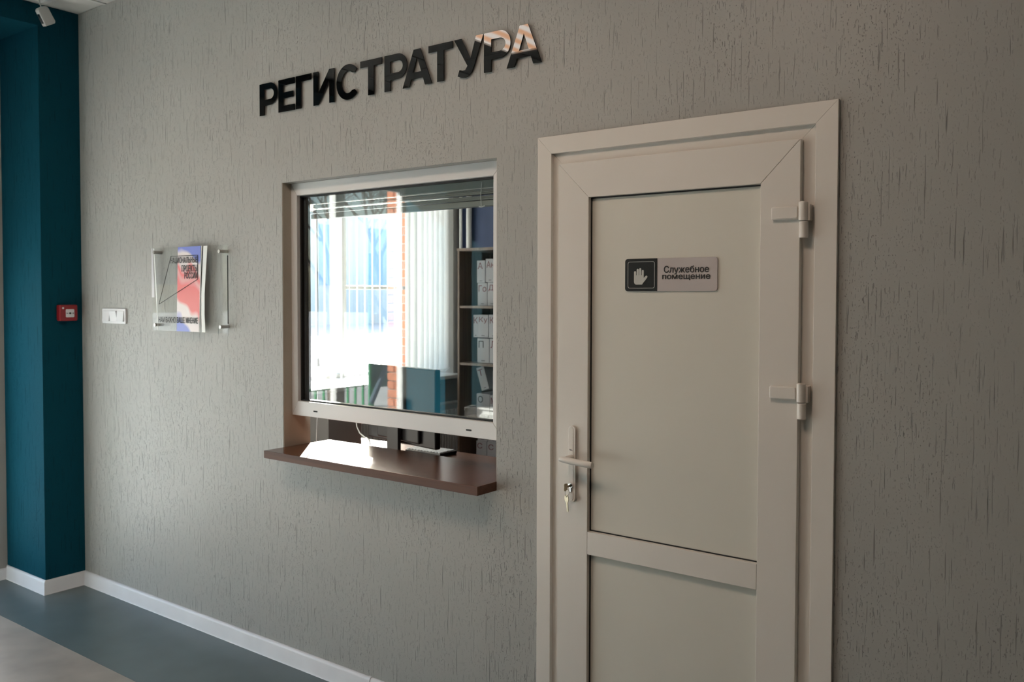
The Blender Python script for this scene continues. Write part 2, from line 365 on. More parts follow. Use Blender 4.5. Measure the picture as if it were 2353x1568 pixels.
# facade wall: teal lobby side with a full-height niche, office part with a window
b = B()
NY0, NY1, NZ, NXb = -.216, -2.885, 3.034, -5.25
b.box(NXb, FX, NY0, .02, 0, CE); b.box(NXb, FX, FY-.1, NY1, 0, CE); b.box(NXb, FX, NY1, NY0, NZ, CE)
wl = struct(b.build('wall_left', 'teal', smooth=False))
b = B(); b.box(NXb-.09, NXb, -.262, .2, 0, CE); b.box(NXb-.09, NXb, NY1, NY0, 3.02, CE); b.box(NXb-.09, NXb, NY1, NY0, -.1, .045)
b.build('niche_back', 'niche', wl, smooth=False)
OW0, OW1, OS, OT = 1.05, 3.14, .955, 2.72            # office window y range, sill, top
b = B(); b.box(NXb-.09, FX, .02, OW0, 0, CE); b.box(NXb-.09, FX, OW1, OY+.2, 0, CE); b.box(NXb-.09, FX, OW0, OW1, 0, OS); b.box(NXb-.09, FX, OW0, OW1, OT, CE)
ol = struct(b.build('wall_office_left', 'office_wall', smooth=False))
# outer brick skin: backing of mortar and single bricks near the windows
b = B(); XO0, XO1 = -5.452, -5.342
for y0, y1, z0, z1 in ((-3.6, NY1-.005, -.1, 3.4), (-.25, OW0, -.1, 3.4), (OW1+.005, 4.2, -.1, 3.4), (OW0, OW1+.005, -.1, OS-.03), (OW0, OW1+.005, OT+.03, 3.4), (NY1, -.25, 3.05, 3.4)):
    b.box(XO0+.006, XO1, y0, y1, z0, z1)
ow = struct(b.build('wall_outer', 'mortar', smooth=False))
bm_ = B().box(-.0, .112, -.25, 0, 0, .065).build('brick', 'brick', ow, bevel=.003, seg=1); bmesh_brick = bm_.data; COL.objects.unlink(bm_); bpy.data.objects.remove(bm_)
def brick(x, y, z, sx=1, sy=1):
    o = bpy.data.objects.new('brick', bmesh_brick); COL.objects.link(o); o.parent = ow; o.location = (x, y, z); o.scale = (sx, sy, 1)
for k in range(44):
    z = -.03+k*.075
    if k % 2:
        brick(XO0-.004, NY1+.012, z, .66, 1); brick(XO0+.082, NY1+.012, z, .30, .5); brick(XO0-.004, NY1-.254, z, 1, .45)
    else:
        brick(XO0-.004, NY1+.012, z, 1, .5); brick(XO0-.004, NY1-.127, z, 1, 1)
for k in range(44):
    z = -.03+k*.075
    if k % 2: brick(XO0-.004, OW1+.25, z, .66, 1.0); brick(XO0+.082, OW1+.125, z, .30, .5)
    else: brick(XO0-.004, OW1+.122, z, 1, .5)
# front, right, rear walls
struct(B().box(FX, XE, FY-.15, FY, 0, CE).build('wall_front', 'teal_front', smooth=False))
struct(B().box(XE, XE+.15, FY-.15, OY+.15, 0, CE).build('wall_right', 'front', smooth=False))
struct(B().box(FX, XE, OY, OY+.15, 0, CE).build('wall_rear', 'blue_wall', smooth=False))
# floors
fl = struct(B().box(NXb-.09, XE, FY-.15, -.503, -.1, 0).build('floor', 'floor_beige', smooth=False))
B().box(NXb-.09, XE, -.502, .02, -.1, 0).build('floor_border', 'floor_blue', fl, smooth=False, label='blue-grey vinyl strip along the wall')
struct(B().box(NXb, XE, .02, OY+.15, -.1, 0).build('floor_office', 'office_floor', smooth=False))
# ceiling with tiles
ce = struct(B().box(NXb-.09, XE+.15, FY-.15, OY+.15, CE+.03, CE+.15).build('ceiling', 'tbar', smooth=False))
gx0, gy0, gs = -4.8+.0, -0.0, .6
tile = B().box(-.289, .289, -.289, .289, 0, .02).build('ceiling_tile', 'ceil', None, bevel=.002, seg=1); td = tile.data; bpy.data.objects.remove(tile)
nx = 12; ny = 5
lamp_cells = [(2, 2)]
GX = -4.50-.3; 
cells = []
for i in range(nx+1):
    for j in range(-6, ny+1):
        cx = -4.82+gs*i; cy = .10-gs*j-.0
        if cx > XE: continue
        if cy > OY or cy < FY-.1: continue
        if (abs(cx+3.02) < .05 or abs(cx+1.22) < .05) and abs(cy+1.7) < .05: continue
        o = bpy.data.objects.new('ceiling_tile', td); COL.objects.link(o); o.parent = ce; o.location = (cx, cy, CE+.003)
g = B()
for i in range(nx+2):
    x = -5.12+gs*i
    g.box(x-.012, x+.012, FY, OY, CE-.002, CE+.012)
for j in range(-6, ny+2):
    y = .40-gs*j
    if y < OY and y > FY: g.box(FX, XE, y-.012, y+.012, CE-.0015, CE+.012)
g.build('ceiling_grid', 'tbar', ce, smooth=False)

# baseboards
def baseboard(name, x0, y0, x1, y1, side, h=.076, mat='base', e0=0, e1=0):
    """profile strip from (x0,y0) to (x1,y1); side = unit normal into the room"""
    d = Vector((x1-x0, y1-y0, 0)); L_ = d.length; d.normalize(); n_ = Vector((*side, 0)); prof = [(0, 0), (.017, 0), (.0135, .006), (.0125, h-.012), (.009, h-.004), (.004, h), (0, h)]
    vs = []; 
    for a, ex in ((0, e0), (L_, e1)):
        for p in prof:
            q = Vector((x0, y0, 0))+d*(a+(ex*p[0])*(-1 if a == 0 else 1))+n_*p[0]; vs.append((q.x, q.y, p[1]))
    k = len(prof); bb = B().add(vs, [tuple(range(k)), tuple(range(k, 2*k))]+[(i, (i+1) % k, k+(i+1) % k, k+i) for i in range(k)])
    return bb.build(name, mat)
bb = struct(baseboard('baseboard_back', FX, 0, -1.735, 0, (0, -1), e0=-1))
B().prism([(0, 0), (-.019, 0), (-.0155, .006), (-.0145, .066), (-.011, .074), (-.005, .0785), (0, .0785)], -2.545, -2.531, 'x').build('joint_cap', 'base', bb)
struct(baseboard('baseboard_left', FX, 0, FX, NY0, (1, 0), e0=-1, e1=1))
struct(baseboard('baseboard_reveal', NXb, NY0, FX, NY0, (0, -1), e0=-1, e1=1))
struct(baseboard('baseboard_niche', NXb, NY0, NXb, NY1, (1, 0), e0=-1, e1=-1, h=.062))
struct(baseboard('baseboard_front', -4.6, FY, XE, FY, (0, 1)))

# ------------------------------------------------------------------ lobby glazing (window_3) in the niche
B().box(-5.335, -5.255, -2.885, -.262, 2.52, 3.02).build('added_light_stop', 'pvcw', wl)  # opaque panel added to cut daylight from the upper glazing
w3 = struct(E('window_3', (-5.3, -1.6, 0)))
def win_frame(root, x0, x1, y0, y1, z0, z1, w, mat='pvcw', nm='frame'):
    for a in ((y0, y0+w, z0, z1), (y1-w, y1, z0, z1), (y0+w, y1-w, z0, z0+w), (y0+w, y1-w, z1-w, z1)):
        B().box(x0, x1, *a).build(nm, mat, root, bevel=.004)
def pane(root, x, y0, y1, z0, z1, mat='glass_out'):
    B().box(x-.003, x+.003, y0, y1, z0, z1).build('pane', mat, root, smooth=False)
win_frame(w3, -5.33, -5.262, -2.885, -.262, .045, 2.52, .028)
B().box(-5.33, -5.262, -.322, -.290, .073, 2.49).build('frame_strip', 'pvcw', w3)
for ym in (-2.17, -1.20):
    B().box(-5.33, -5.262, ym-.03, ym+.03, .105, 2.46).build('mullion', 'pvcw', w3, bevel=.004)
for y0, y1 in ((-2.90, -2.155), (-2.185, -1.185), (-1.17, -.322)):
    if y1 > -1.5: win_frame(w3, -5.318, -5.248, y0+(.045 if y1 < -.5 else 0), y1-(.045 if y1 < -.5 else 0), .075, 2.49, .045, nm='sash')
    if y1 > -.5:
        B().box(-5.30, -5.275, y0+.045, y1-.045, 1.72, 2.445).build('door_panel', 'pvcw', w3)  # opaque upper panel added to hold daylight off the lobby wall
        B().box(-5.318, -5.248, y0+.045, y1-.045, 1.68, 1.74).build('mid_rail', 'pvcw', w3, bevel=.004); pane(w3, -5.29, y0+.045, y1-.045, .12, 1.69)
    else: pane(w3, -5.29, y0+.045, y1-.045, .074 if y1 < -2 else .12, 2.491 if y1 < -2 else 2.445)

# office window (window_2)
w2 = struct(E('window_2', (-5.3, 2.1, OS)))
win_frame(w2, -5.33, -5.262, OW0, OW1, OS, OT, .03)
B().box(-5.33, -5.262, 2.30, 2.37, OS+.03, OT-.03).build('mullion', 'pvcw', w2, bevel=.004)
B().box(-5.33, -5.262, 2.37, OW1-.03, 1.66, 1.69).build('transom', 'pvcw', w2, bevel=.004)
pane(w2, -5.29, OW0+.03, 2.30, OS+.03, OT-.03); pane(w2, -5.29, 2.37, OW1-.03, OS+.03, 1.66); pane(w2, -5.29, 2.37, OW1-.03, 1.69, OT-.03)
B().box(-5.26, -4.70, OW0-.03, OW1+.04, .925, OS+.003).build('window_sill', 'pvcw', w2, bevel=.01, seg=3)

# ------------------------------------------------------------------ service window (window_1)
w1 = struct(E('window_1', (XL, .1, 1.086)))
FB, FT = 1.086, 2.094
y0, y1 = .047, .115
gx0_, gx1_, gz0, gz1 = -3.036, -1.953, 1.150, 2.044     # clear opening of frame
def mitre(root, pts, mat, name, ya, yb, bev=.003): B().prism(pts, ya, yb, 'y').build(name, mat, root, bevel=bev)
e = .0003
mitre(w1, [(XL, FB), (XR, FB), (gx1_, gz0), (gx0_, gz0)], 'pvcw', 'frame', y0, y1)
mitre(w1, [(gx0_, gz1), (gx1_, gz1), (XR, FT+.004), (XL, FT+.004)], 'pvcw', 'frame', y0, y1)
mitre(w1, [(XL, FB), (gx0_, gz0), (gx0_, gz1), (XL, FT+.004)], 'pvcw', 'frame', y0, y1)
mitre(w1, [(gx1_, gz0), (XR, FB), (XR, FT+.004), (gx1_, gz1)], 'pvcw', 'frame', y0, y1)
# glazing bead, gasket, glass
gi = .003
for pts in ([(gx0_, gz0), (gx1_, gz0), (gx1_, gz0+.006), (gx0_, gz0+.006)], [(gx0_, gz1-.006), (gx1_, gz1-.006), (gx1_, gz1), (gx0_, gz1)],
            [(gx0_, gz0), (gx0_+.008, gz0), (gx0_+.008, gz1), (gx0_, gz1)], [(gx1_-.006, gz0), (gx1_, gz0), (gx1_, gz1), (gx1_-.006, gz1)]):
    B().prism(pts, .064, .09, 'y').build('gasket', 'rubber', w1)
B().box(gx0_-.01, gx0_+.026, .078, .10, gz0, gz1).build('spacer_bar', 'lens', w1)
B().box(gx0_-.01, gx1_+.01, .072, .078, gz0-.01, gz1+.01).build('pane', 'glass', w1, smooth=False)
for xs in (-2.92, -2.066):
    B().prism(rrect(xs-.0135, xs+.0135, 1.1095, 1.1155, .0028), .0462, .049, 'y').build('drain_slot', 'rubber', w1)

# ------------------------------------------------------------------ counter ledge
led = tag(B().box(XL+.003, XR-.003, -.105, .258, .917, .949).build('counter_ledge', 'ledge', bevel=.0012),
          'brown wood laminate counter ledge jutting from the wall under the service window', 'counter')

B().box(XL+.003, XR-.0022, -.1058, -.1048, .9172, .9485).build('edge_band', 'edge', led); B().box(XR-.0034, XR-.0022, -.105, -.001, .9172, .9485).build('edge_band', 'edge', led)
# venetian blind bundle behind the service window
vb = tag(E('venetian_blind', (-2.49, .125, 2.05)), 'grey horizontal slat blind drawn up behind the top of the service window', 'blind')
B().box(-3.03, -1.93, .108, .142, 2.013, 2.052).build('headrail', 'alu', vb, bevel=.002)
B().box(-3.03, -1.93, .1065, .1085, 2.0095, 2.0135).build('rail_lip', 'grey_plastic', vb, bevel=.0005)
for i, z in enumerate((2.0075, 2.0045, 2.0015, 1.9985, 1.9955, 1.9925, 1.9835, 1.9805, 1.9775, 1.9745, 1.9715)):
    mt_ = Matrix.Translation((0, .126, z)) @ Matrix.Rotation(random.uniform(-.03, .03), 4, 'X')
    B().prism([(-.0145, -.0016), (0, .0008), (.0145, -.0016), (.0145, .0006), (0, .003), (-.0145, .0006)], -3.025+.002*(i % 3), -1.94, 'x', mt_).build('slat', 'alu', vb)
B().box(-3.02, -1.94, .1105, .1405, 1.9455, 1.9675).build('bottom_rail', 'alu', vb, bevel=.004)
for x in (-2.055, -2.475, -2.90):
    B().tube([(x, .112, 2.05), (x+.002, .1055, 2.02), (x-.002, .1055, 1.99), (x, .107, 1.945)], .0012, 6).build('cord', 'clear', vb)
    B().tube([(x-.012, .108, 1.944), (x, .1075, 1.942), (x+.016, .108, 1.946)], .0025, 6).build('cord_clip', 'clear', vb)
B().tube([(-2.975, .109, 2.045), (-2.977, .109, 1.8), (-2.970, .109, 1.55), (-2.972, .109, 1.33)], .0009, 6).build('pull_cord', 'clear', vb)
for dx in (-.004, .004):
    B().cyl((-2.972+dx*.3, .109, 1.335), (-2.972+dx, .109, 1.300), .0015, .0035, 8).build('tassel', 'grey_plastic', vb)
B().tube([(-3.045, .165, 2.04), (-3.045, .168, 1.4), (-3.052, .17, 1.08), (-3.062, .172, .96), (-3.058, .17, .952)], .0014, 6).build('sunlit_edge_cord', 'white_plastic', vb)  # white cord standing in for the sunlit line on the jamb corner

# ------------------------------------------------------------------ door
dr = struct(E('door_1', (-1.22, 0, 0)))
CY = -.012
def casing(pts, nm='casing', mat='pvc', ya=CY, yb=.004, bev=.002): B().prism(pts, ya, yb, 'y').build(nm, mat, dr, bevel=.0012)
cx0, cx1, ct = -1.7155, -.7215, 2.1455; ix0, ix1, it = -1.6595, -.7825, 2.0865
casing([(cx0, .0), (ix0, .0), (ix0, it), (cx0, ct)]); casing([(ix1, 0), (cx1, 0), (cx1, ct), (ix1, it)]); casing([(cx0, ct), (ix0, it), (ix1, it), (cx1, ct)])
# frame
fx0, fx1, ft = -1.618, -.830, 2.045
def fr(pts, nm='frame'): B().prism(pts, .004, .07, 'y').build(nm, 'pvc', dr, bevel=.0015)
ox0, ox1, ot = DX0, DX1, DZ
fr([(ox0, 0), (fx0, 0), (fx0, ft), (ox0, ot)]); fr([(fx1, 0), (ox1, 0), (ox1, ot), (fx1, ft)]); fr([(ox0, ot), (fx0, ft), (fx1, ft), (ox1, ot)])
# leaf
LY = -.016; lx0, lx1, lt = -1.6265, -.8215, 2.0485; px0, px1, pt_ = -1.510, -.9355, 1.932
def lf(pts, nm='leaf_stile'): B().prism(pts, LY, .05, 'y').build(nm, 'pvc', dr, bevel=.002, seg=2)
lf([(lx0, .008), (px0, .008), (px0, pt_), (lx0, lt)]); lf([(px1, .008), (lx1, .008), (lx1, lt), (px1, pt_)]); lf([(lx0, lt), (px0, pt_), (px1, pt_), (lx1, lt)], 'leaf_top_rail')
lf([(px0, .762), (px1, .762), (px1, .838), (px0, .838)], 'leaf_mid_rail'); lf([(px0, .008), (px1, .008), (px1, .14), (px0, .14)], 'leaf_bottom_rail')
for z0, z1 in ((.838, pt_), (.14, .762)):
    B().box(px0+.0035, px1-.001, .002, .03, z0+.0032, z1-.0042).build('door_panel', 'door_panel', dr)
    b = B(); b.box(px0, px0+.004, -.0005, .02, z0, z1); b.box(px0, px1, -.0005, .02, z0, z0+.0035); b.box(px0, px1, -.0005, .02, z1-.0045, z1); b.box(px1-.003, px1, -.0005, .02, z0, z1)
    b.build('panel_gasket', 'rubber', dr)
    b = B(); b.prism([(LY+.002, z0), (0, z0), (0, z0+.004)], px0, px1, 'x'); 
# hinges
def hinge(z):
    h = B().prism(rrect(-.8995, -.823, z-.0195, z+.0175, .006), LY-.012, LY, 'y').build('hinge', 'pvc', dr, bevel=.003, seg=3)
    B().prism(rrect(-.8945, -.825, z-.0165, z+.0145, .004), LY-.0135, LY-.011, 'y').build('cover_cap', 'pvc', h, bevel=.0012)
    B().cyl((-.8105, -.022, z-.0245), (-.8105, -.022, z+.0275), .0125, n=28).build('barrel', 'pvc', h, bevel=.002)
    B().cyl((-.8085, -.022, z-.0715), (-.8085, -.022, z-.0265), .0125, n=28).build('barrel', 'pvc', h, bevel=.002)
    B().cyl((-.8105, -.022, z+.0275), (-.8105, -.022, z+.029), .009, n=24).build('barrel_cap', 'pvc', h)
    B().box(-.805, -.792, -.022, .004, z-.0245, z+.021).build('hinge_flap', 'pvc', h, bevel=.001)
    B().box(-.835, -.815, LY-.009, LY-.001, z-.019, z+.017).build('hinge_arm', 'pvc', h, bevel=.001)
    return h
hinge(1.845); hinge(1.341); hinge(.24)
# handle: plate, lever, cylinder
pl = B().prism(rrect(-1.5785, -1.5505, .930, 1.183, .0139, 8), LY-.010, LY, 'y').build('handle_plate', 'pvc', dr, bevel=.003, seg=3)
B().prism(rrect(-1.5765, -1.5585, .934, 1.179, .009, 8), LY-.0112, LY-.0095, 'y').build('plate_face', 'pvc', pl, bevel=.0008)
for k, (xa, w) in enumerate(((-1.5735, .009), (-1.571, .010))):
    B().box(xa, xa+w, LY-.0116, LY-.011, 1.1035-k*.0028, 1.105-k*.0028).build('plate_mark', 'blackprint', pl)
lv = B().cyl((-1.566, LY-.008, 1.078), (-1.566, LY-.048, 1.0765), .0105, .0095, 24).build('handle_neck', 'pvc', dr)
ya = LY-.050
B().tube([(-1.5835, ya+.004, 1.0765), (-1.581, ya, 1.0765), (-1.574, ya-.001, 1.0765), (-1.54, ya-.001, 1.074), (-1.49, ya, 1.071), (-1.462, ya, 1.0695), (-1.460, ya, 1.0695)], .009, 20, rad=[.004, .0085, .0100, .0108, .0108, .0106, .0090]).build('handle_lever', 'pvc', dr)
cy = B().cyl((-1.566, LY-.009, .985), (-1.566, LY-.0165, .985), .0085, n=28).build('lock_cylinder', 'chrome', dr, bevel=.001)
B().box(-1.5705, -1.5615, LY-.0150, LY-.009, .962, .982).build('cylinder_body', 'chrome', cy, bevel=.003, seg=3)
B().box(-1.5672, -1.5648, LY-.0168, LY-.0155, .980, .990).build('key_slot', 'rubber', cy)

# keys
ks = tag(E('key_set', (-1.566, LY-.02, .985)), 'two brass-coloured keys on a ring, one pushed into the door lock', 'keys')
K1 = Matrix.Translation((-1.566, LY-.014, .985))
b = B(); b.box(-.0012, .0012, -.019, .0, -.0035, .0035, K1)
b.prism([(-.019+u, v) for u, v in [(0, -.006), (-.004, -.011), (-.016, -.013), (-.020, -.009), (-.020, .009), (-.016, .012), (-.004, .011), (0, .006)]], -.0012, .0012, 'x', K1)
b.build('key', 'nickel', ks, bevel=.0004, seg=1)
B().ring((-1.568, LY-.032, .9635), .0115, .0008, 'x').build('key_ring', 'metal', ks)
K2 = Matrix.Translation((-1.572, LY-.030, .9545)) @ Matrix.Rotation(R(-18), 4, 'Z') @ Matrix.Rotation(R(-9), 4, 'Y')
b = B(); b.prism([(-.004, .001), (.004, .001), (.0095, -.004), (.011, -.014), (.006, -.022), (.0045, -.024), (-.0045, -.024), (-.006, -.022), (-.011, -.014), (-.0095, -.004)], -.0012, .0012, 'y', K2)
b.box(-.0042, .0042, -.0012, .0012, -.053, -.0235, K2); b.box(-.0012, .0012, -.0016, .0016, -.05, -.024, K2)
k2 = b.build('key', 'nickel', ks, bevel=.0004, seg=1)
B().cyl(K2 @ Vector((0, -.0014, -.0045)), K2 @ Vector((0, .0014, -.0045)), .0022, n=14).build('key_hole', 'rubber', k2)

# door sign
sg = tag(E('door_sign', (-1.222, 0, 1.676)), 'small rectangular silver and black room sign with a raised palm on the door', 'sign')
SX0, SX1, SZ0, SZ1 = -1.3805, -1.0695, 1.6265, 1.7285
pa = rrect(SX0, SX1, SZ0, SZ1, .009); 
B().prism(pa, -.0025, .002, 'y').build('sign_plate', 'sign_light', sg, bevel=.0005, seg=1)
dxs = -1.2675
dk = arc(SX0+.009, SZ1-.009, .009, .009, 90, 180, 5)+arc(SX0+.009, SZ0+.009, .009, .009, 180, 270, 5)+[(dxs, SZ0), (dxs, SZ1)]
B().prism(dk, -.0034, -.0020, 'y').build('black_square', 'sign_dark', sg, smooth=False)
def from_contours(name, parent, mat, cont, y, th=.0006, smooth=False):
    me = curve_letter(cont, th); 
    for v in me.vertices: v.co = Vector((v.co.x, y-v.co.z, v.co.y))
    return link(name, me, mat, parent, smooth)
from_contours('square_outline', sg, 'sign_mark', [rrect(-1.3705, -1.2755, 1.6355, 1.7195, .007), rrect(-1.3690, -1.2770, 1.6370, 1.7180, .0058)], -.0040)
# palm pictogram: one outline (four fingers up, thumb to the right)
hx, hz, hs = -1.3480, 1.6480, .0435
def fing(x, w, top, n=6): return arc(x+w/2, top-w/2, w/2, w/2, 180, 0, n)
hand = [(0, .45)]+fing(0, .17, .96)[0:]+[(.17, .66), (.215, .66)]+fing(.215, .17, 1.13)+[(.385, .66), (.42, .66)]+fing(.42, .165, 1.17)+[(.585, .66), (.63, .66)]+fing(.63, .16, 1.04)+[(.79, .50)]
hand += [(.80, .46), (.90, .57)]+arc(1.0, .54, .085, .085, 110, -40, 6)+[(.90, .28), (.70, .06)]+arc(.60, .10, .12, .12, -30, -90, 4)+arc(.20, .20, .20, .22, -90, -180, 6)
from_contours('palm_pictogram', sg, 'sign_mark', [[(hx+p[0]*hs, hz+p[1]*hs) for p in hand]], -.0040)
add_text('lettering', sg, 'blackprint', 'Служебное', -1.2440, 1.6778, .148, .0262, -.0036, bold=.0006)
add_text('lettering', sg, 'blackprint', 'помещение', -1.2495, 1.6600, .158, .0168, -.0036, bold=.0006)

# ------------------------------------------------------------------ registry letters
def gR(w): 
    yb = .30; r = (1-yb)/2; t = .235; o = [(0, 0), (0, 1)]+[(w-r, 1)]+arc(w-r, 1-r, r, r, 90, -90)[1:]+[(t, yb), (t, 0)]
    ri = r-.185; h = [(t, 1-.185), (w-r, 1-.185)]+arc(w-r, 1-r, ri*1.15, ri, 90, -90)[1:]+[(t, yb+.185)]; return [o, h]
def gA(w):
    a = .5*w; f = lambda z: (a-.25)*(1-z/.80); return [[(0, 0), (a-.125, 1), (a+.125, 1), (w, 0), (w-.25, 0), (a+f(.20), .20), (a-f(.20), .20), (.25, 0)], [(a-f(.38), .38), (a+f(.38), .38), (a, .79)]]
def gE(w): t = .225; return [[(0, 0), (0, 1), (w, 1), (w, .815), (t, .815), (t, .595), (w*.92, .595), (w*.92, .415), (t, .415), (t, .185), (w, .185), (w, 0)]]
def gG(w): t = .24; return [[(0, 0), (0, 1), (w, 1), (w, .815), (t, .815), (t, 0)]]
def gI(w): t = .215; return [[(0, 0), (0, 1), (t, 1), (t, .34), (w-t, 1), (w, 1), (w, 0), (w-t, 0), (w-t, .66), (t, 0)]]
def gS(w):
    c = (.53*w, .5); o = arc(*c, .53*w, .515, 42, 318, 26); i = arc(*c, .53*w-.225, .32, 318, 42, 26); return [o+[(c[0]+.30*w, .26)]+i[1:-1]+[(c[0]+.30*w, .74)]]
def gT(w): t = .235; return [[(w/2-t/2, 0), (w/2-t/2, .815), (0, .815), (0, 1), (w, 1), (w, .815), (w/2+t/2, .815), (w/2+t/2, 0)]]
def gU(w):
    return [[(0, 1), (.25, 1), (.565*w, .44), (w-.245, 1), (w, 1), (.665*w, .20), (.60*w, .08), (.50*w, .0), (.39*w, -.03), (.25*w, -.015), (.12*w, .04), (.19*w, .20), (.30*w, .165), (.385*w, .17), (.44*w, .24), (.46*w, .27)]]
LT = [('Р', gR, -3.2139, -3.0935, 'black gloss wall letter Р at the left end of the word'), ('Е', gE, -3.0850, -2.9785, 'black gloss wall letter Е, second in the word'),
      ('Г', gG, -2.9703, -2.8726, 'black gloss wall letter Г, third in the word'), ('И', gI, -2.8583, -2.7313, 'black gloss wall letter И, fourth in the word'),
      ('С', gS, -2.7176, -2.5877, 'round black gloss wall letter С'), ('Т', gT, -2.5784, -2.4580, 'black gloss wall letter Т right after С'),
      ('Р', gR, -2.4442, -2.3240, 'black gloss wall letter Р in the middle, seventh in the word'), ('А', gA, -2.3469, -2.1979, 'black gloss wall letter А in the middle, eighth in the word'),
      ('Т', gT, -2.2148, -2.0961, 'black gloss wall letter Т before the curved letter У'), ('У', gU, -2.0890, -1.9534, 'black gloss wall letter У with a curved tail'),
      ('Р', gR, -1.9506, -1.8330, 'gloss wall letter Р reflecting warm light in its bowl, after У'), ('А', gA, -1.8501, -1.7025, 'gloss wall letter А with copper-bright reflection, last of the word')]
H0, H1 = 2.399, 2.5365
for ch, fn, x0, x1, lab in LT:
    cap = H1-H0; w = (x1-x0)/cap; me = curve_letter(fn(w), .004/cap)
    for v in me.vertices: v.co = Vector((x0+v.co.x*cap, -.0075-v.co.z*cap, H0+v.co.y*cap))
    tag(link('wall_letter', me, 'gloss_black', None, smooth=False), lab, 'letter', 'letters of the registry sign over the service window')
    # short stand-off pins are hidden behind the letter
    o = bpy.data.objects[-1] if False else None

# ------------------------------------------------------------------ acrylic notice panel
ap = tag(E('notice_panel', (-3.72, -.03, 1.64)), 'clear acrylic notice panel with a blue and red strip on four steel standoffs', 'notice panel')
AX0, AX1, AZ0, AZ1, AY = -4.045, -3.425, 1.436, 1.842, -.030
B().box(AX0, AX1, AY-.002, AY+.002, AZ0, AZ1).build('acrylic_sheet', 'acrylic', ap, smooth=False)
B().box(AX1-.0015, AX1, AY-.0022, AY+.0022, AZ0+.045, AZ1-.05).build('sheet_edge', 'lens', ap)
bx0 = B(); bx0.add([(-3.832, AY-.0035, 1.437), (-3.648, AY-.0035, 1.437), (-3.628, AY-.0035, 1.842), (-3.815, AY-.0035, 1.842), (-3.832, AY-.0025, 1.437), (-3.648, AY-.0025, 1.437), (-3.628, AY-.0025, 1.842), (-3.815, AY-.0025, 1.842)],
        [(0, 1, 2, 3), (7, 6, 5, 4), (0, 4, 5, 1), (1, 5, 6, 2), (2, 6, 7, 3), (3, 7, 4, 0)]); bx0.build('colour_strip', 'band', ap, smooth=False)
def ribbon(name, mat, L_, R_, y, th=.0008):
    """two polylines (x,z) left and right -> strip with thickness"""
    b = B(); n = len(L_); vs = []
    for q in (y, y+th):
        vs += [(p[0], q, p[1]) for p in L_]+[(p[0], q, p[1]) for p in R_]
    fs = []
    for i in range(n-1): fs += [(i, n+i, n+i+1, i+1), (2*n+i, 2*n+i+1, 3*n+i+1, 3*n+i), (i, i+1, 2*n+i+1, 2*n+i), (n+i, 3*n+i, 3*n+i+1, n+i+1)]
    fs += [(0, 2*n, 3*n, n), (n-1, 2*n-1, 4*n-1, 3*n-1)]
    return b.add(vs, fs).build(name, mat, ap, smooth=False)
ribbon('white_strip', 'strip_white', [(-3.624, 1.437), (-3.628, 1.52), (-3.626, 1.62), (-3.616, 1.73), (-3.606, 1.841)], [(-3.596, 1.437), (-3.602, 1.52), (-3.600, 1.62), (-3.588, 1.73), (-3.575, 1.841)], AY-.004)  # narrow curved white strip laid over the acrylic
ribbon('white_strip', 'strip_white', [(-3.640, 1.437), (-3.637, 1.62), (-3.621, 1.842)], [(-3.636, 1.437), (-3.633, 1.62), (-3.617, 1.842)], AY-.005)
ribbon('white_strip', 'strip_white', [(-3.998, 1.437), (-4.004, 1.56), (-4.014, 1.70), (-4.028, 1.842)], [(-3.992, 1.437), (-3.997, 1.56), (-4.006, 1.70), (-4.020, 1.842)], AY-.004)
ribbon('sheen_strip', 'sheen_paint', [(-4.045, 1.60), (-4.046, 1.68), (-4.046, 1.76), (-4.045, 1.842)], [(-4.022, 1.60), (-4.024, 1.68), (-4.030, 1.76), (-4.034, 1.842)], AY-.0035)  # pale strip colours in a sheen at the sheet's left edge
for i, (x, z) in enumerate(((-4.008, 1.822), (-3.470, 1.812), (-3.464, 1.466), (-4.003, 1.464))):
    s_ = B().cyl((x, 0, z), (x, AY-.010, z), .0078, n=20).build('standoff', 'metal', ap, bevel=.0008)
    B().cyl((x, AY-.010, z), (x, AY-.0165, z), .0085, n=20).build('standoff_cap', 'metal', s_, bevel=.0015)
yt = AY-.0056
add_text('lettering', ap, 'blackprint', 'НАЦИОНАЛЬНЫЕ', -3.874, 1.759, .219, .034, yt, bold=.0008)
add_text('lettering', ap, 'blackprint', 'ПРОЕКТЫ', -3.783, 1.723, .128, .031, yt, bold=.0008)
add_text('lettering', ap, 'blackprint', 'РОССИИ', -3.760, 1.690, .105, .030, yt, bold=.0008)
add_text('lettering', ap, 'blackprint', 'НАМ ВАЖНО ВАШЕ МНЕНИЕ', -3.983, 1.477, .330, .028, yt, bold=.0008)
ol_ = [(-3.872, 1.799), (-3.651, 1.799), (-3.651, 1.687), (-3.980, 1.566)]
b = B()
for i in range(4):
    p, q = ol_[i], ol_[(i+1) % 4]; b.cyl((p[0], yt+.0004, p[1]), (q[0], yt+.0004, q[1]), .0013, n=6)
b.build('outline', 'blackprint', ap)

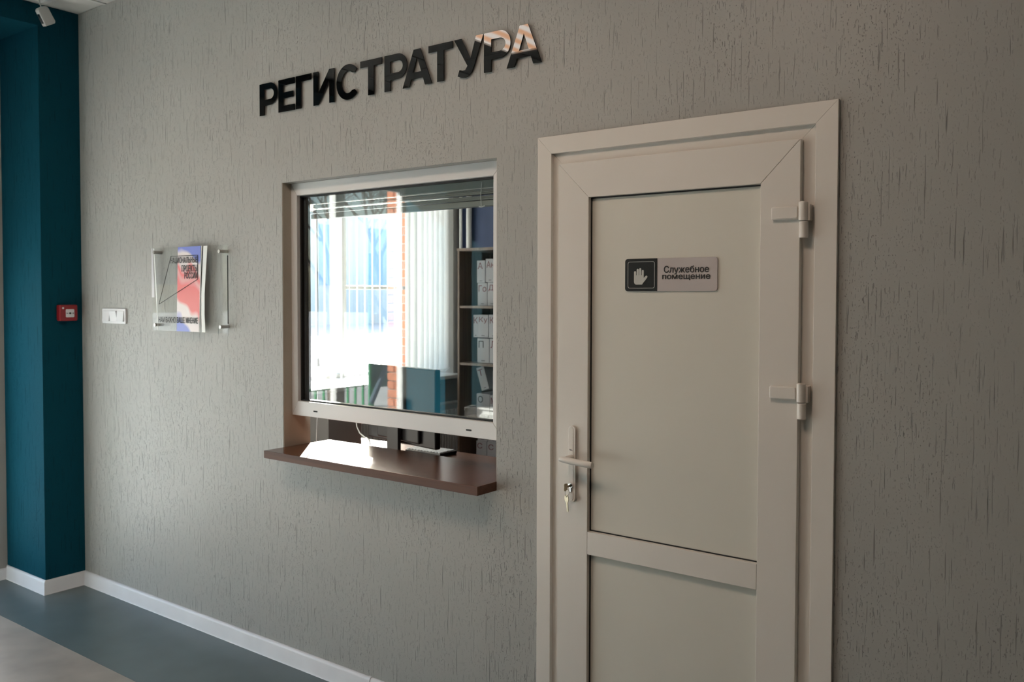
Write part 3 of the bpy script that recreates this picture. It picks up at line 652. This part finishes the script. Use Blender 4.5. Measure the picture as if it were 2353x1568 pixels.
# ------------------------------------------------------------------ light switch, call point, detector
sw = tag(E('light_switch', (-4.452, 0, 1.50)), 'white three-gang light switch on the grey wall next to the teal pier', 'light switch')
B().prism(rrect(-4.569, -4.336, 1.4600, 1.5400, .006), -.010, 0, 'y').build('switch_frame', 'white_plastic', sw, bevel=.003)
for i in range(3):
    x0 = -4.5565+i*.0705; tl = (-1, 1, -1)[i]
    b = B(); z0, z1 = 1.4725, 1.5275; a, c = (.012, .0185) if tl > 0 else (.0185, .012)
    b.add([(x0, -.009, z0), (x0+.067, -.009, z0), (x0+.067, -.009, z1), (x0, -.009, z1), (x0, -a, z0), (x0+.067, -a, z0), (x0+.067, -c, z1), (x0, -c, z1), (x0, -.0145, 1.5), (x0+.067, -.0145, 1.5)],
          [(0, 1, 2, 3), (4, 5, 9, 8), (8, 9, 6, 7), (0, 4, 5, 1), (3, 2, 6, 7), (0, 3, 7, 8, 4), (1, 5, 9, 6, 2)])
    b.build('rocker', 'white_plastic', sw, bevel=.001, seg=1)

cp = tag(E('fire_call_point', (FX, -.092, 1.515)), 'red square manual fire call point on the dark teal pier', 'fire alarm')
B().prism(rrect(-.140, -.045, 1.470, 1.558, .008), FX, FX+.042, 'x').build('call_point_box', 'red', cp, bevel=.005, seg=3)
B().prism(rrect(-.110, -.064, 1.490, 1.534, .005), FX+.042, FX+.0435, 'x').build('press_plate', 'white_plastic', cp, bevel=.0006)
b = B(); b.cyl((FX+.0432, -.087, 1.512), (FX+.0442, -.087, 1.512), .0055, n=16)
b.prism([(-.106, 1.5155), (-.098, 1.512), (-.106, 1.5085)], FX+.0432, FX+.0442, 'x'); b.prism([(-.068, 1.5155), (-.076, 1.512), (-.068, 1.5085)], FX+.0432, FX+.0442, 'x')
b.box(FX+.0432, FX+.044, -.106, -.068, 1.5113, 1.5127); b.build('press_symbol', 'blackprint', cp)
B().cyl((FX+.0415, -.124, 1.540), (FX+.043, -.124, 1.540), .0055, n=14).build('indicator', 'white_plastic', cp)

md = tag(E('motion_detector', (-4.72, -.225, 3.06)), 'small white motion detector hanging tilted below the ceiling at the teal wall', 'motion detector')
T = Matrix.Translation((-4.700, -.224, 3.060)) @ Matrix.Scale(.87, 4) @ Matrix.Rotation(R(-8), 4, 'Z') @ Matrix.Rotation(R(30), 4, 'X') @ Matrix.Rotation(R(10), 4, 'Y')
b = B(); b.prism([(-.034, -.052), (.030, -.052), (.036, -.040), (.032, .040), (.024, .054), (-.022, .054), (-.034, .044)], -.022, .024, 'x', T); b.build('detector_body', 'grey_plastic', md, bevel=.006, seg=3)
B().box(-.012, .018, -.0358, -.0325, -.034, .022, T).build('lens_strip', 'lens', md, bevel=.001)
B().tube([T @ Vector((0, 0, .05)), (-4.715, -.245, 3.135), (-4.715, -.245, CE)], .0035, 8).build('bracket', 'grey_plastic', md)

# ------------------------------------------------------------------ ceiling luminaire
for LX, lab in ((-3.02, 'square ribbed ceiling lamp mirrored in the last two wall letters'), (-1.22, 'square ribbed ceiling lamp added to brighten the door')):  # second lamp is added for more light on the door
  lu = tag(E('ceiling_lamp', (LX, -1.7, CE)), lab, 'lamp')
  b = B()
  for a in ((-.33, .33, -2.03, -2.0), (-.33, .33, -1.40, -1.37), (-.33, -.30, -2.0, -1.40), (.30, .33, -2.0, -1.40)): b.box(LX+a[0], LX+a[1], a[2], a[3], CE-.02, CE+.02)
  b.build('lamp_frame', 'lamp_body', lu)
  B().box(LX-.30, LX+.30, -2.0, -1.40, CE-.010, CE-.004).build('diffuser', 'lamp', lu, smooth=False)

# ------------------------------------------------------------------ radiators
def radiator(root, mat, axis, c, a0, a1, z0, z1, d, sgn):
    """panel radiator: axis 'x' runs along x (front at y=c), 'y' runs along y (front at x=c). sgn: into room"""
    def bx(u0, u1, v0, v1, w0, w1):
        b = B()
        v0, v1 = sorted((v0, v1))
        return b.box(u0, u1, v0, v1, w0, w1) if axis == 'x' else b.box(v0, v1, u0, u1, w0, w1)
    bx(a0, a1, c-sgn*.024, c-sgn*d, z0, z1-.01).build('radiator_panel', mat, root, bevel=.004)
    n = int((a1-a0-.03)/.0333); bar = None
    for i in range(n):
        u = a0+.02+i*.0333
        if bar is None: bar = bx(u, u+.019, c, c-sgn*.026, z0+.045, z1-.055).build('rib', mat, root, bevel=.003)
        else:
            o = bpy.data.objects.new('rib', bar.data); COL.objects.link(o); o.parent = root
            o.location = Vector(bar.location)+(Vector((u-(a0+.02), 0, 0)) if axis == 'x' else Vector((0, u-(a0+.02), 0)))
    bx(a0-.004, a1+.004, c, c-sgn*d, z1-.016, z1).build('top_grille', mat, root, bevel=.003)
    for u in (a0-.004, a1): bx(u, u+.004, c, c-sgn*d, z0, z1-.012).build('side_panel', mat, root)
r1 = tag(E('radiator', (-4.66, 2.4, .15)), 'panel radiator under the office window, left of the shelf unit', 'radiator')
radiator(r1, 'radiator', 'y', -4.665, 1.5, 3.13, .15, .735, .10, 1)
r2 = tag(E('radiator', (-4.2, FY, .15)), 'white panel radiator mirrored in the lower right of the service window', 'radiator')
radiator(r2, 'radiator', 'x', -2.93, -4.62, -3.5, .12, .70, .10, 1)

# ------------------------------------------------------------------ office: vertical blinds
bl = tag(E('vertical_blind', (-4.86, 2.1, 2.72)), 'white vertical slat blind hanging across the office window', 'blind')
B().box(-4.885, -4.845, 1.12, 3.19, 2.705, 2.74).build('rail', 'white_plastic', bl, bevel=.003)
sb = B()
n_ = 5; pts = [(-.0445+.089*i/n_, .004*math.sin(math.pi*i/n_)) for i in range(n_+1)]
poly = pts+[(p[0], p[1]+.0007) for p in reversed(pts)]
sb.prism(poly, 0, 1.71, 'z')
s0 = sb.build('slat', 'slat', bl); sdta = s0.data; bpy.data.objects.remove(s0)
def slat(y, ang, x=-4.862):
    o = bpy.data.objects.new('slat', sdta); COL.objects.link(o); o.parent = bl; o.location = Vector((x, y, .992))-Vector(bl.location); o.rotation_euler = (0, 0, R(ang))
y = 1.16; k = 0
while y < 2.62:
    slat(y, -47+random.uniform(-4, 4)); y += .079
y = 2.655; k = 0
while y < 3.18:
    slat(y, (-20, 5, 40, 62, 60, 62, 60, 64, 62)[min(k, 8)]+random.uniform(-2, 2)); y += .062; k += 1
B().tube([(-4.858, 2.55, .985), (-4.857, 2.62, .978), (-4.857, 2.70, .985), (-4.857, 2.78, .977), (-4.857, 2.86, .985), (-4.857, 2.94, .977), (-4.857, 3.02, .985), (-4.857, 3.10, .975), (-4.83, 3.16, 1.02)], .0015, 6).build('bottom_chain', 'clear', bl)
B().tube([(-4.83, 2.655, 2.7), (-4.832, 2.65, 2.0), (-4.83, 2.648, 1.16)], .0022, 6).build('control_chain', 'lens', bl)

# pipes in the corner
for i, (x, lab) in enumerate(((-4.755, 'thin white heating pipe nearest the window blind'), (-4.665, 'thicker white heating pipe beside the blue wall'))):
    tag(B().cyl((x, 3.185, .0), (x, 3.185, CE), (.013, .024)[i], n=16).build('heating_pipe', 'pipe'), lab, 'pipe')

# ------------------------------------------------------------------ office: shelf unit with card boxes
sh = tag(E('shelf_unit', (-3.95, 3.0, 0)), 'open brown shelf unit holding white lettered boxes behind the service window', 'shelf')
bx0, bx1, by0, by1 = -4.482, -3.30, 2.82, 3.215
for x in (bx0, -3.9, bx1-.02): B().box(x, x+.02, by0, by1, 0, 1.98).build('side_panel', 'shelf', sh, bevel=.001, seg=1)
B().box(bx0-.004, bx1+.004, by0-.006, by1, 1.96, 1.982).build('top_panel', 'shelf', sh, bevel=.001, seg=1)
B().box(bx0+.02, bx1-.02, by1-.006, by1, 0, 1.96).build('back_panel', 'shelf_in', sh)
SHZ = (1.531, 1.083, .655, .31, .06)
for z in SHZ:
    for xa, xb in ((bx0+.02, -3.9), (-3.88, bx1-.02)): B().box(xa, xb, by0+.004, by1-.006, z-.018, z).build('shelf_board', 'shelf', sh)
def card_box(x, z, w, h, txt, lab, y=2.90, tilt=0, d=.24, tc='redprint', small=True):
    t = E('card_box', (x, y, z)); tag(t, lab, 'box', 'white lettered card boxes on the office shelves')
    b = B(); b.box(x, x+w, y, y+d, z, z+h); b.build('box_body', 'paper', t, bevel=.002, seg=1)
    if txt: add_text('letter_mark', t, tc, txt, x+w*.12, z+h*.62, min(w*.8, .05*len(txt)), h*.28, y-.0012)
    B().box(x+w*.35, x+w*.65, y-.001, y, z+h*.08, z+h*.10).build('label_line', 'blackprint', t)
    if tilt:
        t.rotation_euler = (0, R(tilt), 0)
    return t
card_box(-4.350, 1.711, .084, .176, 'А', 'white box lettered А on the top shelf, upper left', tc='redprint')
card_box(-4.262, 1.716, .090, .182, 'Ан', 'white box right of the box lettered А, top shelf')
card_box(-4.168, 1.715, .09, .175, 'Б', 'white box beside the window frame, third in the upper row of the top shelf')
card_box(-4.342, 1.5315, .096, .178, 'Го', 'white box lettered Го on the top shelf, under the А box')
card_box(-4.243, 1.5315, .092, .182, 'Д', 'white box lettered Д at the right edge of the view, top shelf lower row')
card_box(-4.148, 1.5315, .09, .182, 'Е', 'third white box in the lower row of the top shelf')
card_box(-4.390, 1.282, .050, .178, 'К', 'narrow white box lettered К, left end of the second shelf', y=2.905)
card_box(-4.338, 1.282, .104, .180, 'Ку', 'white box lettered Ку on the second shelf')
card_box(-4.230, 1.282, .10, .182, 'Ки', 'white box right of the Ку box on the second shelf')
card_box(-4.345, 1.0835, .120, .192, 'П', 'white box lettered П on the second shelf, under the Ку box', tc='blackprint')
card_box(-4.222, 1.0835, .10, .195, 'Л', 'half-hidden white box lettered Л in the lower row of the second shelf')
card_box(-4.352, .6555, .130, .185, 'О', 'white box lettered О on the third shelf', tc='blackprint')
card_box(-4.219, .6555, .10, .180, 'М', 'white box lettered М on the third shelf, cut off by the window frame')
t = card_box(-4.300, .862, .08, .185, 'Т', 'white box leaning left above the box lettered О', tilt=-18); 
card_box(-4.19, .838, .085, .19, 'С', 'upright white box right of the leaning box on the third shelf')
card_box(-4.340, .4665, .098, .165, 'Т', 'white box in the upper row of the fourth shelf, left end', tc='blackprint')
card_box(-4.238, .4665, .120, .165, 'У', 'white box in the upper row of the fourth shelf, second from the left')
card_box(-4.355, .3105, .105, .155, 'С', 'white box in the lower row of the fourth shelf, left end')
card_box(-4.246, .3105, .130, .155, 'С', 'white box in the lower row of the fourth shelf, second from the left')

# ------------------------------------------------------------------ office: desk, monitor, cables
dk = tag(E('office_desk', (-2.9, .75, 0)), 'brown wood desk behind the counter ledge', 'desk')
B().box(-4.25, -1.6, .152, 1.225, .725, .75).build('desk_top', 'desk', dk, bevel=.002)
for x in (-4.22, -1.65): B().box(x, x+.025, .30, 1.19, 0, .725).build('desk_side', 'desk', dk, bevel=.001)
B().box(-4.195, -1.65, .75, .766, .3, .725).build('modesty_panel', 'desk', dk)
mo = tag(E('monitor', (-2.94, .58, .75)), 'black computer monitor on the desk, its back to the service window', 'monitor')
ang = math.atan2(.549-.643, -2.678+3.218)
T = Matrix.Translation((-2.948, .596, 1.085)) @ Matrix.Rotation(ang, 4, 'Z')
b = B(); b.box(-.274, .274, -.004, .030, -.185, .185, T); b.build('screen_shell', 'black', mo, bevel=.008, seg=3)
B().box(-.262, .262, .030, .032, -.165, .173, T).build('screen', 'lens', mo)
b = B(); b.box(-.17, .17, -.022, -.002, -.17, -.06, T); b.build('rear_housing', 'black', mo, bevel=.012, seg=3)
B().box(-.045, .045, -.050, -.028, -.33, .03, T).build('stand_neck', 'black', mo, bevel=.006)
B().prism(rrect(-.13, .13, -.12, .10, .03), -.335, -.325, 'z', T).build('stand_base', 'black', mo, bevel=.003)
tag(B().tube([(-3.26, .60, .98), (-3.255, .60, .95), (-3.235, .60, .92), (-3.20, .60, .902), (-3.16, .59, .899), (-3.14, .58, .88), (-3.14, .56, .757)], .003, 8).build('monitor_cable', 'grey_plastic'), 'thin pale cable looping under the left end of the monitor', 'cable')
tag(B().tube([(-3.98, 1.06, .757), (-3.95, 1.06, .82), (-3.90, 1.06, .838), (-3.84, 1.06, .84), (-3.78, 1.06, .825), (-3.74, 1.06, .80), (-3.72, 1.06, .757)], .0075, 10).build('white_cable', 'white_plastic'), 'white cable arching over the far edge of the desk', 'cable')
kb = tag(E('keyboard', (-3.2, 1.1, .75)), 'small black keyboard with pale keys on the desk beyond the monitor', 'keyboard')
B().box(-3.335, -3.08, 1.03, 1.17, .751, .768).build('keyboard_body', 'black', kb, bevel=.004)
kd = None
for r_ in range(5):
    for c_ in range(11):
        x = -3.33+c_*.0224; y = 1.04+r_*.0245
        if kd is None: kd = B().box(x, x+.018, y, y+.019, .768, .775).build('key_cap', 'white_plastic', kb, bevel=.002, seg=1); k0 = (x, y)
        else:
            o = bpy.data.objects.new('key_cap', kd.data); COL.objects.link(o); o.parent = kb; o.location = Vector(kd.location)+Vector((x-k0[0], y-k0[1], 0))
gb = tag(E('desktop_printer', (-3.85, .87, .75)), 'plain grey office machine on the desk seen beside the left jamb', 'office machine')
B().box(-4.10, -3.642, .75, 1.0, .752, .985)  .build('machine_body', 'machine', gb, bevel=.008, seg=3)
B().box(-4.08, -3.66, .77, .98, .985, .992).build('machine_lid', 'machine', gb, bevel=.002)
# small white side table by the office window
st = tag(E('side_table', (-4.35, 1.5, 0)), 'white side table below the left part of the office window', 'table')
B().prism([(-4.62, 1.12), (-4.30, 1.16), (-4.22, 1.30), (-4.62, 1.62)], .845, .87, 'z').build('table_top', 'white_plastic', st, bevel=.004)
for x, y in ((-4.58, 1.18), (-4.34, 1.2), (-4.58, 1.52)): B().cyl((x, y, 0), (x, y, .845), .015, n=12).build('leg', 'metal', st)

# ------------------------------------------------------------------ outdoors
struct(B().box(-80, NXb-.09, -60, 60, -.25, -.15).build('ground_outside', 'concrete', smooth=False))
hb = tag(E('far_building', (-40, 30, 0)), 'pale building with blue facade panels across the yard', 'building')
B().box(-46, -40, 8, 70, -.15, 6.5).build('building_wall', 'palefacade', hb, smooth=False)
pdta = None
for i in range(14):
    for k in range(1):
        y = 12+i*4.0; z = 2.2+k*4
        if pdta is None: q = B().box(-40.1, -39.95, y, y+1.6, z, z+3.6).build('blue_panel', 'bluepanel', hb, smooth=False); pdta = q; p0 = (y, z)
        else:
            o = bpy.data.objects.new('blue_panel', pdta.data); COL.objects.link(o); o.parent = hb; o.location = Vector(pdta.location)+Vector((0, y-p0[0], z-p0[1]))
def bare_tree(x, y, h, lab, seed):
    rnd = random.Random(seed); t = E('bare_tree', (x, y, -.15)); tag(t, lab, 'tree', 'bare trees in the yard')
    tr = B(); br = B()
    def grow(p, d, L_, r, lev, tgt):
        q = p+d*L_; tgt.tube([p, p+d*L_*.5+Vector((rnd.uniform(-.06, .06), rnd.uniform(-.06, .06), 0))*L_, q], r, 4, rad=[r, r*.8, r*.6])
        if lev == 0: return
        for _ in range(3 if lev > 4 else 4):
            nd = (d+Vector((rnd.uniform(-.8, .8), rnd.uniform(-.8, .8), rnd.uniform(-.15, .5)))).normalized(); grow(q-d*L_*rnd.uniform(0, .35), nd, L_*rnd.uniform(.55, .75), r*.55, lev-1, br)
    grow(Vector((x, y, -.15)), Vector((0, 0, 1)), h*.32, h*.011, 6, tr)
    tr.build('trunk', 'bark', t); br.build('branches', 'bark', t)
bare_tree(-10.5, -6.7, 6.0, 'bare tree mirrored at the top left of the service window', 3)
bare_tree(-16.0, -13.2, 9.0, 'bare tree mirrored beside the brick pier in the service window', 5)
bare_tree(-12.0, -1.5, 7.0, 'bare tree standing closest to the building', 9)
# playground frame
pg = tag(E('playground_frame', (-9.5, -7.2, -.15)), 'green and yellow playground frame mirrored in the service window', 'playground')
for x, y in ((-9, -6.08), (-9, -7.6), (-9.8, -6.9), (-9.8, -7.6)): B().cyl((x, y, -.15), (x, y, 2.2), .026, n=10).build('post', 'green', pg)
B().box(-9.8, -9, -7.6, -6.1, .55, .62).build('deck', 'slate', pg); B().box(-9.04, -8.98, -7.6, -6.1, .30, .95).build('side_board', 'deepgreen', pg)
B().box(-9.03, -8.95, -6.25, -6.13, 1.0, 1.35).build('yellow_panel', 'yellow', pg)
b = B(); b.tube([(-8.9, -6.0, .1), (-8.9, -6.9, 1.6)], .04, 8); b.tube([(-8.95, -6.1, 1.6), (-8.95, -6.7, .9)], .035, 8); b.build('brace', 'slate', pg)
fe = tag(E('green_fence', (-8, -5.5, -.15)), 'low green railing fence mirrored at the lower left of the service window', 'fence')
for z in (-.02, .27, .54): B().box(-7.615, -7.585, -4.65, -2.2, z, z+.03).build('rail', 'green', fe)
pk = None
for i in range(20):
    y = -4.62+i*.12
    if pk is None: pk = B().box(-7.615, -7.585, y, y+.014, -.15, .55).build('picket', 'green', fe, smooth=False)
    else:
        o = bpy.data.objects.new('picket', pk.data); COL.objects.link(o); o.parent = fe; o.location = Vector(pk.location)+Vector((0, i*.12, 0))
